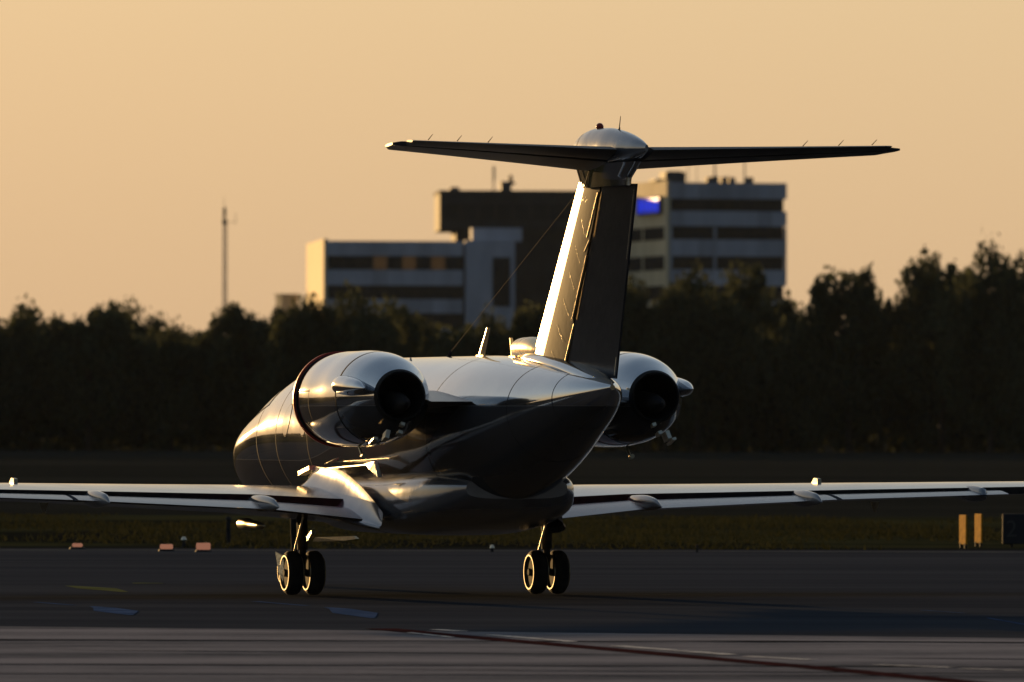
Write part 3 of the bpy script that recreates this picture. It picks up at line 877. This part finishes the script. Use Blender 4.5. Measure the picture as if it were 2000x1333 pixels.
# engines
def nacelle(side):
    cy, cz = side * 1.56, 2.37
    T = [(-1.93, .50), (-1.96, .535), (-2.1, .555), (-2.5, .57), (-3.1, .568), (-3.6, .545), (-4.05, .48), (-4.4, .345), (-4.52, .285)]
    def ring(x, r, dz=0, n=64): return [Vector((x, cy + r*math.cos(2*math.pi*k/n), cz + dz + r*math.sin(2*math.pi*k/n))) for k in range(n)]
    tab = [(x, r) for x, r in T]
    bm = NB(); rs = []
    for i in range(44):
        x = -1.93 - 2.59 * i / 43; r = interp(tab, x)[0]; rs.append(ring(x, r, .02 * max(0, -2.8 - x)))
    rs.insert(0, ring(-1.98, .45)); rs.insert(0, ring(-2.3, .42))
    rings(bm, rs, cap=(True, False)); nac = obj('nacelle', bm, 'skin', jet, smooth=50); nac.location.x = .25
    def band(x, w, mat, nm, pr=.003, a0=0, a1=360):
        bm = NB(); prev = None
        for k in range(65):
            a = R(a0 + (a1-a0)*k/64); cur = []
            for xx in (x, x - w):
                r = interp(tab, xx)[0] + pr; dz = .02*max(0, -2.8-xx)
                cur.append(bm.verts.new((xx, cy + r*math.cos(a), cz + dz + r*math.sin(a))))
            if prev: bm.faces.new((prev[0], cur[0], cur[1], prev[1]))
            prev = cur
        return obj(nm, bm, mat, nac)
    band(-3.62, .03, 'seam', 'panel_seam'); band(-2.55, .012, 'seam', 'panel_seam', a0=(0 if side>0 else 180)-25, a1=(0 if side>0 else 180)+12)
    band(-4.47, .05, 'black', 'nozzle_rim', pr=.004)
    bm = NB(); rings(bm, [ring(-4.535, .283, .034), ring(-4.535, .268, .034), ring(-4.2, .26, .03), ring(-3.6, .27, .02), ring(-3.58, .05, .02)], cap=(False, False)); obj('exhaust_duct', bm, 'black', nac, smooth=True)
    # side seam line
    bm = NB(); prev = None
    for i in range(12):
        x = -1.97 - .58*i/11; cur = []
        for a in (R(9), R(10.4)):
            r = interp(tab, x)[0] + .003
            cur.append(bm.verts.new((x, cy + side*r*math.cos(a), cz + r*math.sin(a))))
        if prev: bm.faces.new((prev[0], cur[0], cur[1], prev[1]))
        prev = cur
    obj('panel_seam', bm, 'seam', nac)
    # red cover rim round the intake
    bm = NB(); rings(bm, [ring(-1.86, .55), ring(-1.86, .572), ring(-1.90, .574), ring(-1.90, .55)]); obj('intake_rim', bm, 'red', nac)
    bm = NB(); rings(bm, [ring(-1.875, .3), ring(-1.875, .55), ring(-1.95, .548), ring(-1.95, .3)]); obj('intake_blank', bm, 'black', nac)
    bm = NB(); tabc = [(-3.6, .10), (-4.0, .15), (-4.4, .13), (-4.65, .08), (-4.75, .02)]
    rings(bm, [ring(x, r, -.05, 32) for x, r in tabc]); obj('exhaust_cone', bm, 'black', nac, smooth=True)
    # blister fairing on the outboard side
    bx = [(-3.40, .01, 2.53, 2.525, 2.52), (-3.42, .06, 2.60, 2.525, 2.45), (-3.5, .10, 2.64, 2.525, 2.41), (-3.7, .12, 2.65, 2.52, 2.40), (-4.0, .115, 2.63, 2.51, 2.40), (-4.3, .08, 2.59, 2.50, 2.42), (-4.55, .01, 2.50, 2.495, 2.49)]
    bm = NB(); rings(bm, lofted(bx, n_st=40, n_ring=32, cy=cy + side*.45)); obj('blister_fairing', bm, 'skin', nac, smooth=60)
    # thrust reverser door edge and drain pipe below
    bm = NB(); prev = None
    for k in range(14):
        a = R(-150 + 5.5*k) if side < 0 else R(-30 - 5.5*k); cur = []
        for xx in (-2.2 - .05*k, -2.2 - .05*k - .02):
            r = interp(tab, xx)[0] + .012; cur.append(bm.verts.new((xx, cy + r*math.cos(a), cz + r*math.sin(a))))
        if prev: bm.faces.new((prev[0], cur[0], cur[1], prev[1]))
        prev = cur
    obj('cowl_latch_edge', bm, 'gold', nac)
    bm = NB(); tube(bm, (-3.1, cy + side*.1, cz - .56), (-3.25, cy + side*.1, cz - .68), .015, n=8); tube(bm, (-3.25, cy + side*.1, cz-.68), (-3.32, cy+side*.1, cz-.67), .03, n=8); obj('drain_pipe', bm, 'rim', nac)
    # rear underside fittings
    bm = NB()
    for (dx, dy, dz, sx, sz) in ((-4.45, .16, -.43, .16, .10), (-4.3, .27, -.49, .22, .03), (-4.56, .03, -.40, .12, .04), (-4.5, -.02, -.30, .08, .04)):
        box(bm, (dx, cy + side*dy, cz + dz), (sx, .05, sz), rot=(.3*side, .3, 0))
    obj('reverser_link', bm, 'gold', nac)
    # pylon
    up = Vector((0, 0, 1))
    bm = NB(); foil(bm, [(Vector((-2.2, side*.6, 2.38)), Vector((-4.5, side*.55, 2.34)), .10, up), (Vector((-2.3, side*1.2, 2.38)), Vector((-4.3, side*1.2, 2.34)), .09, up)], 0, 1, n=14)
    obj('pylon', bm, 'darkpaint', jet, smooth=True)
    return nac
nacelle(1); nr = nacelle(-1)
# fin and rudder
Y = Vector((0, 1, 0))
fb_le, ft_le = Vector((-4.50, 0, 2.78)), Vector((-6.32, 0, 4.86))
fb_te, ft_te = Vector((-7.12, 0, 2.60)), Vector((-8.05, 0, 4.80))
fs = [(fb_le, fb_te, .115, Y), (ft_le, ft_te, .12, Y)]
bm = NB(); foil(bm, fs, 0, .09, n=14, sub=24); le_ = obj('fin_leading_edge', bm, 'leading', jet, smooth=40)
bm = NB(); foil(bm, fs, .272, .57, n=8, inset=.002, sub=24); fin = obj('fin', bm, 'finmatte', jet, smooth=30)
bm = NB(); foil(bm, fs, .093, .27, n=8, inset=.001, sub=24); obj('fin_skin_panel', bm, 'finpaint', jet, smooth=30)
# rudder, swung a little to the right
hb, ht = fb_le.lerp(fb_te, .585), ft_le.lerp(ft_te, .585)
def rud(v_, h, ang=R(9)):
    d = v_ - h; return h + Vector((d.x*math.cos(ang) - d.y*math.sin(ang), d.x*math.sin(ang) + d.y*math.cos(ang), d.z))
rte_b, rte_t = rud(fb_te, hb), rud(ft_te, ht)
n0 = []
bm = NB()
rr_ = []
for j in range(25):
    f = j/24; h = hb.lerp(ht, f); te = rte_b.lerp(rte_t, f); ch = fs[0][0].lerp(fs[1][0], f) - fs[0][1].lerp(fs[1][1], f)
    hw = yt(.585, .117) * ch.length
    d = (te - h).normalized(); nrm = Vector((-d.y, d.x, 0)).normalized()
    rr_.append([h + nrm*hw*.9 , h + d*.15 + nrm*hw*.85, te + nrm*.012, te - nrm*.012, h + d*.15 - nrm*hw*.85, h - nrm*hw*.9, h - d*.04])
rings(bm, rr_); rudder = obj('rudder', bm, 'darkpaint', jet, smooth=30)
# bare metal hinge strip along the rudder gap, in pieces
for f0, f1 in ((.01, .26), (.28, .62), (.64, .70), (.715, .95)):
    bm = NB(); a = hb.lerp(ht, f0); b = hb.lerp(ht, f1)
    tube(bm, a + Vector((.0, .134, 0)), b + Vector((.0, .100, 0)), .013, n=8); obj('hinge_strip', bm, 'hinge', fin)
# rivets: rows on the fin skin, on the rudder trailing edge
bm = NB()
def dot(p, r=.008, flat=.22): bmesh.ops.create_icosphere(bm, subdivisions=1, radius=r, matrix=Matrix.Translation(p) @ Matrix.Diagonal((1, flat, 1, 1)))
for j in range(44):
    f = .02 + .26*j/44 if j < 16 else .62 + .36*(j-16)/28
    dot(rte_b.lerp(rte_t, f) + Vector((.03, .02, 0)), .009)
for r0 in range(6):
    for k in range(12):
        f = .10 + .14*r0 - .006*k*1.2; u = .37 + .011*k
        le, te = fb_le.lerp(ft_le, f), fb_te.lerp(ft_te, f); L = (te-le).length
        dot(le.lerp(te, u) + Vector((0, yt(u, .117)*L, 0)), .0042)
for k in range(10):
    f = .9 + .008*(k % 4); u = .2 + .02*k
    le, te = fb_le.lerp(ft_le, f), fb_te.lerp(ft_te, f); L = (te-le).length
    dot(le.lerp(te, u) + Vector((0, yt(u, .117)*L, 0)), .007)
riv = obj('rivets', bm, 'gold', fin); riv['kind'] = 'stuff'
# root fairing and strakes at the base of the fin
bm = NB(); tb = [(-4.0, .03, 2.90, 2.86, 2.8), (-4.6, .17, 2.93, 2.84, 2.7), (-5.8, .24, 2.86, 2.76, 2.6), (-6.9, .16, 2.68, 2.6, 2.5), (-7.3, .03, 2.56, 2.55, 2.5)]
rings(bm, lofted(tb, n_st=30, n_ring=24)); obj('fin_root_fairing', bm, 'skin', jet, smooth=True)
# ram air intake ahead of the fin
bm = NB(); tb = [(-3.93, .115, 3.05, 2.95, 2.88), (-4.0, .14, 3.09, 2.96, 2.86), (-4.4, .15, 3.10, 2.96, 2.84), (-4.9, .12, 3.04, 2.94, 2.82), (-5.2, .05, 2.95, 2.9, 2.85)]
rings(bm, lofted(tb, n_st=24, n_ring=28)); ram = obj('air_intake', bm, 'leading', jet, smooth=True)
bm = NB(); rings(bm, [[Vector((-3.925, .09*math.cos(a*.3927), 2.965 + .07*math.sin(a*.3927))) for a in range(16)], [Vector((-3.935, .09*math.cos(a*.3927), 2.965 + .07*math.sin(a*.3927))) for a in range(16)]]); obj('intake_mouth', bm, 'black', ram)

# tail plane
for side in (1, -1):
    up = Vector((0, 0, 1))
    ss = [(Vector((-6.55, side*.05, 5.06)), Vector((-8.30, side*.05, 5.16)), .135, up), (Vector((-8.15, side*2.86, 5.17)), Vector((-9.05, side*2.86, 5.215)), .085, up)]
    s2 = [ss[1], (Vector((-8.45, side*2.97, 5.18)), Vector((-9.0, side*3.0, 5.205)), .06, up)]
    bm = NB(); foil(bm, ss + [s2[1]], 0, .66, n=14); tp = obj('tailplane', bm, 'stab', jet, smooth=35)
    def cut(f, u): return ss[0][0].lerp(ss[1][0], f).lerp(ss[0][1].lerp(ss[1][1], f), u)
    es = []
    for f in (0.06, .985):
        le, te = cut(f, 0), cut(f, 1); L = (te-le).length; h = cut(f, .67)
        es.append((h, h + (te-le)*.33 + Vector((0, 0, .01)), .26 - .08*f, up))
    bm = NB(); foil(bm, es, 0, 1, n=8); el = obj('elevator', bm, 'stab', jet, smooth=35)
    for f in (.63, .78, .92):
        p = es[0][1].lerp(es[1][1], f); bm = NB(); tube(bm, p + Vector((.05, 0, .02)), p + Vector((-.12, 0, .075)), .006, .003, 6); obj('static_wick', bm, 'seam', el)
    bm = NB(); a, b = cut(.10, .14), cut(.2, .14)
    v = []
    rngs = []
    for i in range(9):
        p = a.lerp(b, i/8); L = 1.75 - .85*(.12+.28*i/8); z = -yt(.14, .120)*L - .001
        rngs.append([p + Vector((.03, 0, z)), p + Vector((-.03, 0, z - .008 )), p + Vector((-.07, 0, z - .005)), p + Vector((-.03, 0, z + .01))])
    rings(bm, rngs); obj('deice_plate', bm, 'rim', tp)

# bullet fairing above, tapered fairing below
BUL = [(-6.22, .02, 5.18, 5.15, 5.12), (-6.25, .09, 5.29, 5.15, 5.05), (-6.35, .14, 5.37, 5.15, 4.98), (-6.6, .175, 5.43, 5.15, 4.95), (-6.95, .195, 5.46, 5.15, 4.93), (-7.4, .195, 5.45, 5.16, 4.94), (-7.9, .165, 5.40, 5.18, 4.99), (-8.4, .10, 5.31, 5.18, 5.06), (-8.75, .02, 5.22, 5.18, 5.14)]
bm = NB(); rings(bm, lofted(BUL, n_st=50, n_ring=48)); bul = obj('bullet_fairing', bm, 'fairing', jet, smooth=True)
bm = NB(); w, zt, zm, zb = interp(BUL, -6.62)
prev = None
for k in range(25):
    a = R(180*k/24); cur = []
    for xx in (-6.62, -6.64):
        w, zt, zm, zb = interp(BUL, xx); cur.append(bm.verts.new((xx, (w+.003)*math.cos(a), zm + (zt-zm+.003)*math.sin(a))))
    if prev: bm.faces.new((prev[0], cur[0], cur[1], prev[1]))
    prev = cur
obj('panel_seam', bm, 'seam', bul)
bm = NB(); rs = []
for i in range(13):
    f = i/12; z = 5.04 - .26*f
    x0 = -6.22 - .22*f; x1 = -8.42 + .34*min(1, f*1.5); xc, hl = (x0+x1)/2, (x0-x1)/2; hw = .155 - .04*f
    rs.append([Vector((xc + hl*sup(2*math.pi*k/40, .8)[0], hw*sup(2*math.pi*k/40, .9)[1], z)) for k in range(40)])
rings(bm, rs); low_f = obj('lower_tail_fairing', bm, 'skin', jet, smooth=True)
for dx in (0.0, ):
    bm = NB(); tube(bm, (-6.62, .152, 5.02), (-6.78, .125, 4.78), .006, n=6); tube(bm, (-7.15, .157, 5.02), (-6.80, .124, 4.78), .006, n=6); obj('panel_seam', bm, 'seam', low_f)
bm = NB(); bmesh.ops.create_uvsphere(bm, u_segments=14, v_segments=8, radius=.045, matrix=Matrix.Translation((-7.0, 0, 5.475))); obj('beacon_lamp', bm, 'redglass', jet, smooth=True)
bm = NB(); tube(bm, (-7.72, 0, 5.40), (-7.78, 0, 5.57), .007, .004, 6); tube(bm, (-7.70, 0, 5.40), (-7.75, 0, 5.44), .018, .008, 8); obj('whip_aerial', bm, 'seam', jet)

# wire aerial and blade aerials
bm = NB(); tube(bm, (-1.02, 0, 2.93), (-6.2, 0, 4.76), .0026, n=6); obj('wire_aerial', bm, 'rimdark', jet)
bm = NB(); tube(bm, (-.98, 0, 2.885), (-1.06, 0, 2.95), .03, .012, 10); obj('wire_anchor', bm, 'seam', jet)
def blade(x, y, z, h, lean, sw, ch, name='blade_aerial'):
    bm = NB(); foil(bm, [(Vector((x + ch/2, y, z)), Vector((x - ch/2, y, z)), .28, Y), (Vector((x + ch*.25 - sw, y + lean, z + h)), Vector((x - ch*.3 - sw, y + lean, z + h)), .25, Y)], 0, 1, n=8, sub=3)
    box(bm, (x, y, z + .0), (ch*1.3, .07, .016))
    return obj(name, bm, 'leading', jet, smooth=35)
blade(-2.38, 0, 2.895, .33, -.0, .26, .22)
blade(-3.70, 0, 2.875, .22, .02, -.08, .19)
bm = NB(); tube(bm, (-.2, 0.25, 2.84), (-.2, .25, 2.885), .02, .008, 8); obj('vent_stub', bm, 'gold', jet)

# undercarriage
def wheel(parent, c, r=.27, w=.17):
    bm = NB(); prof = [(-w/2, r*.62), (-w/2, r*.80), (-w*.46, r*.90), (-w*.30, r*.98), (0, r), (w*.30, r*.98), (w*.46, r*.90), (w/2, r*.80), (w/2, r*.62)]
    rings(bm, [[Vector((c[0] + q*math.cos(2*math.pi*k/40), c[1] + p, c[2] + q*math.sin(2*math.pi*k/40))) for k in range(40)] for p, q in prof])
    obj('tyre', bm, 'tyre', parent, smooth=40)
    bm = NB(); s = w/2
    for sg_ in (1, -1):
        rings(bm, [[Vector((c[0] + q*math.cos(2*math.pi*k/32), c[1] + sg_*p, c[2] + q*math.sin(2*math.pi*k/32))) for k in range(32)] for p, q in ((s+.004, r*.80), (s+.014, r*.79), (s+.014, r*.73), (s-.02, r*.71))], cap=(False, False))
    obj('rim', bm, 'rim', parent, smooth=30)
    bm = NB()
    for sg_ in (1, -1):
        tube(bm, (c[0], c[1] + sg_*(s-.03), c[2]), (c[0], c[1] + sg_*(s-.02), c[2]), r*.71, n=32)
        tube(bm, (c[0], c[1] + sg_*(s-.02), c[2]), (c[0], c[1] + sg_*(s+.02), c[2]), .055, .04, n=12)
        for k in range(8):
            a = k*math.pi/4; tube(bm, (c[0]+.12*math.cos(a), c[1]+sg_*(s-.02), c[2]+.12*math.sin(a)), (c[0]+.12*math.cos(a), c[1]+sg_*(s-.005), c[2]+.12*math.sin(a)), .014, n=6)
    obj('wheel_hub', bm, 'rimdark', parent)
for side in (1, -1):
    y0 = side*1.55
    bm = NB(); tube(bm, (.05, y0, 1.12), (.0, y0, .55), .065, .065, 14); tube(bm, (0, y0, .56), (0, y0, .27), .042, .042, 14); tube(bm, (0, y0-.16, .27), (0, y0+.16, .27), .035, n=12)
    gear = obj('main_gear', bm, 'rimdark', jet, smooth=True)
    wheel(gear, (0, y0+.135, .27)); wheel(gear, (0, y0-.135, .27))
    bm = NB(); tube(bm, (-.12, y0+.02, .98), (-.02, y0+.12, .50), .014, n=6); obj('brake_pipe', bm, 'gold', gear)
    bm = NB(); v = [bm.verts.new(p) for p in ((.35, side*1.80, .52), (.0, side*1.76, .46), (-.02, side*1.76, .26), (.10, side*1.77, .16), (.22, side*1.79, .26))]
    bm.faces.new(v); r = bmesh.ops.extrude_face_region(bm, geom=bm.faces[:])
    for q in r['geom']:
        if isinstance(q, bmesh.types.BMVert): q.co.y -= side*.02
    obj('gear_leg_door', bm, 'gold', gear)
bm = NB(); tube(bm, (6.0, 0, 1.1), (5.9, 0, .2), .05, .04, 12); tube(bm, (5.9, -.15, .2), (5.9, .15, .2), .03, n=10); ng = obj('nose_gear', bm, 'rimdark', jet, smooth=True)
wheel(ng, (5.9, .12, .2), .20, .12); wheel(ng, (5.9, -.12, .2), .20, .12)

# ------------------------------------------------------------------ airfield furniture
def glow_marker(px, py, w, h, label):
    x, y = gp(px, py + 6)
    root = empty('glow_marker', (x, y, 0))
    bm = NB(); tube(bm, (0, 0, -.01), (0, 0, .03), .14, .12, 12); obj('base', bm, 'post', root)
    bm = NB(); box(bm, (0, 0, .03 + h/2), (w, .08, h)); bmesh.ops.bevel(bm, geom=bm.edges[:], offset=.012, segments=2, affect='EDGES'); obj('lens', bm, 'markerglow', root)  # added glow stands in for sunlight on the marker's face
    tag(root, label, 'airfield marker', 'low glowing markers along the far edge of the tarmac')
glow_marker(152, 1068, .17, .06, 'dimmest low marker given a pink glow at the far tarmac edge, leftmost of three')
glow_marker(326, 1072, .21, .08, 'low marker given a pink glow at the far tarmac edge, middle of three')
glow_marker(398, 1073, .23, .11, 'brightest low marker given a pink glow at the far tarmac edge, nearest the left wheel')

def post_at(px, py, h, r, label, mat='post', name='marker_post', cap=None):
    x, y = gp(px, py); root = empty(name, (x, y, 0))
    bm = NB(); tube(bm, (0, 0, -.02), (0, 0, h), r, r*.8, 10); obj('stake', bm, mat, root)
    bm = NB(); tube(bm, (0, 0, h), (0, 0, h + .05), r*1.5, r*.7, 10); obj('cap', bm, cap or mat, root)
    tag(root, label, 'post'); return root
post_at(360, 1070, .12, .035, 'short stake with a gold glint between two pink markers', cap='gold')
post_at(447, 1064, .42, .045, 'thin dark stake standing in the grass left of the left gear')
post_at(962, 1078, .06, .03, 'tiny stake with an orange glint beneath the fuselage', cap='gold')
post_at(1362, 1078, .08, .02, 'tiny stake in the grass under the right wing')
for px_, lab in ((1882, 'left one of two yellow marker boards under the right wing tip'), (1912, 'right one of two yellow marker boards, nearer the number sign')):
    x, y = gp(px_, 1068); y += (px_ - 1882) * .06; root = empty('marker_board', (x * (1 if px_ < 1900 else y/(y - 1.8)), y, 0), R(-77))
    bm = NB(); box(bm, (0, 0, .30), (.42, .03, .50)); bmesh.ops.bevel(bm, geom=bm.edges[:], offset=.01, segments=1, affect='EDGES'); obj('board', bm, 'yellow', root)
    bm = NB(); box(bm, (-.14, 0, .03), (.03, .04, .1)); obj('leg', bm, 'post', root)
    bm = NB(); box(bm, (.14, 0, .03), (.03, .04, .1)); obj('leg', bm, 'post', root)
    tag(root, lab, 'marker board', 'yellow marker boards')
# numbered board
x, y = gp(1990, 1066); root = empty('number_sign', (x, y, 0))
bm = NB(); box(bm, (0.15, 0, .30), (.85, .10, .52)); bmesh.ops.bevel(bm, geom=bm.edges[:], offset=.015, segments=1, affect='EDGES'); obj('board', bm, 'walldark', root)
for dx in (-.12, .42):
    bm = NB(); tube(bm, (dx, 0, -.01), (dx, 0, .06), .03, n=8); obj('leg', bm, 'post', root)
def text_mesh(body, size, loc, mat, parent, name='digit'):
    cu = bpy.data.curves.new(name, 'FONT'); cu.body = body; cu.size = size; cu.extrude = .004; cu.align_x = 'CENTER'
    tmp = bpy.data.objects.new('tmp', cu); C.objects.link(tmp)
    dg = bpy.context.evaluated_depsgraph_get(); me = bpy.data.meshes.new_from_object(tmp.evaluated_get(dg))
    bpy.data.objects.remove(tmp); me.materials.clear(); me.materials.append(M[mat])
    o = bpy.data.objects.new(name, me); C.objects.link(o); o.parent = parent; o.location = loc; o.rotation_euler = (R(90), 0, 0); return o
M['digit'] = noise_mat('digit_paint', (.05, .05, .048), (.07, .07, .065), scale=5, rough=.8)
text_mesh('2', .40, (-.12, -.056, .17), 'digit', root); text_mesh('2', .40, (.20, -.056, .17), 'digit', root)
tag(root, 'dark board with a faint number 2 at the right edge beyond the tarmac', 'sign')

# ------------------------------------------------------------------ markings on the apron
strip('red_line', [gp(745, 1229), gp(850, 1239), gp(1000, 1252), gp(1200, 1269), gp(1400, 1287), gp(1600, 1304), gp(1800, 1323), gp(2000, 1342)], .34, 'redline')
ln = [gp(850, 1231), gp(905, 1234)], [gp(955, 1241), gp(1120, 1254)], [gp(1205, 1262), gp(1430, 1279)], [gp(1460, 1282), gp(1590, 1289)], [gp(1715, 1298), gp(1860, 1303)], [gp(1880, 1305), gp(2010, 1309)]
for k, (a, b) in enumerate(ln): strip('white_dash', [a, b], .13 if k != 2 else .16, 'whiteline', z=.006)
strip('white_edge', [gp(800, 1237), gp(885, 1246)], .06, 'whiteline', z=.006)
jr = random.Random(5)
for py, ww in ((1251, .30), (1299, .24), (1317, .12)):
    yb0 = gp(0, py + 2)[1]
    pts = [(xx, yb0 - .02*xx + jr.uniform(-.07, .07)) for xx in [-12 + .8*q for q in range(31)]]
    strip('slab_joint', pts, [ww*jr.uniform(.5, 1.5) for _ in pts], 'joint', z=.003)
for k, (x0, y0_, dx) in enumerate(((-4.2, 80, 5.0), (.8, 84.2, 6.0), (-1.5, 74, 7.5), (3.0, 78, 4.0))):
    pts = [(x0 + dx*q/8, y0_ - .9*q/8 + jr.uniform(-.04, .04)) for q in range(9)]
    strip('tyre_mark', pts, [.02 + .20*math.sin(math.pi*q/8) for q in range(9)], 'tyremark', z=.0035)
# sky sheen painted as blue strips, and weedy streaks on the dark tarmac
strip('blue_sheen', [gp(70, 1178), gp(145, 1184)], .10, 'bluesheen', z=0.0)
strip('blue_sheen', [gp(180, 1186), gp(205, 1189), gp(228, 1195), gp(256, 1203)], [.05, .25, .5, .06], 'bluesheen', z=0.0)
strip('blue_sheen', [gp(500, 1176), gp(600, 1184)], .12, 'bluesheen', z=0.0)
strip('blue_sheen', [gp(637, 1187), gp(665, 1190), gp(695, 1198), gp(728, 1208)], [.05, .25, .5, .06], 'bluesheen', z=0.0)
strip('blue_sheen', [gp(1800, 1190), gp(1885, 1196)], .06, 'bluesheen', z=0.0)
strip('blue_sheen', [gp(1930, 1205), gp(2010, 1219)], .06, 'bluesheen', z=0.0)
strip('weedy_streak', [gp(135, 1146), gp(190, 1151), gp(245, 1158)], [.1, .5, .1], 'greenpaint', z=0.0)
strip('weedy_streak', [gp(265, 1140), gp(290, 1141), gp(320, 1141)], [.1, .5, .1], 'greenpaint', z=0.0)
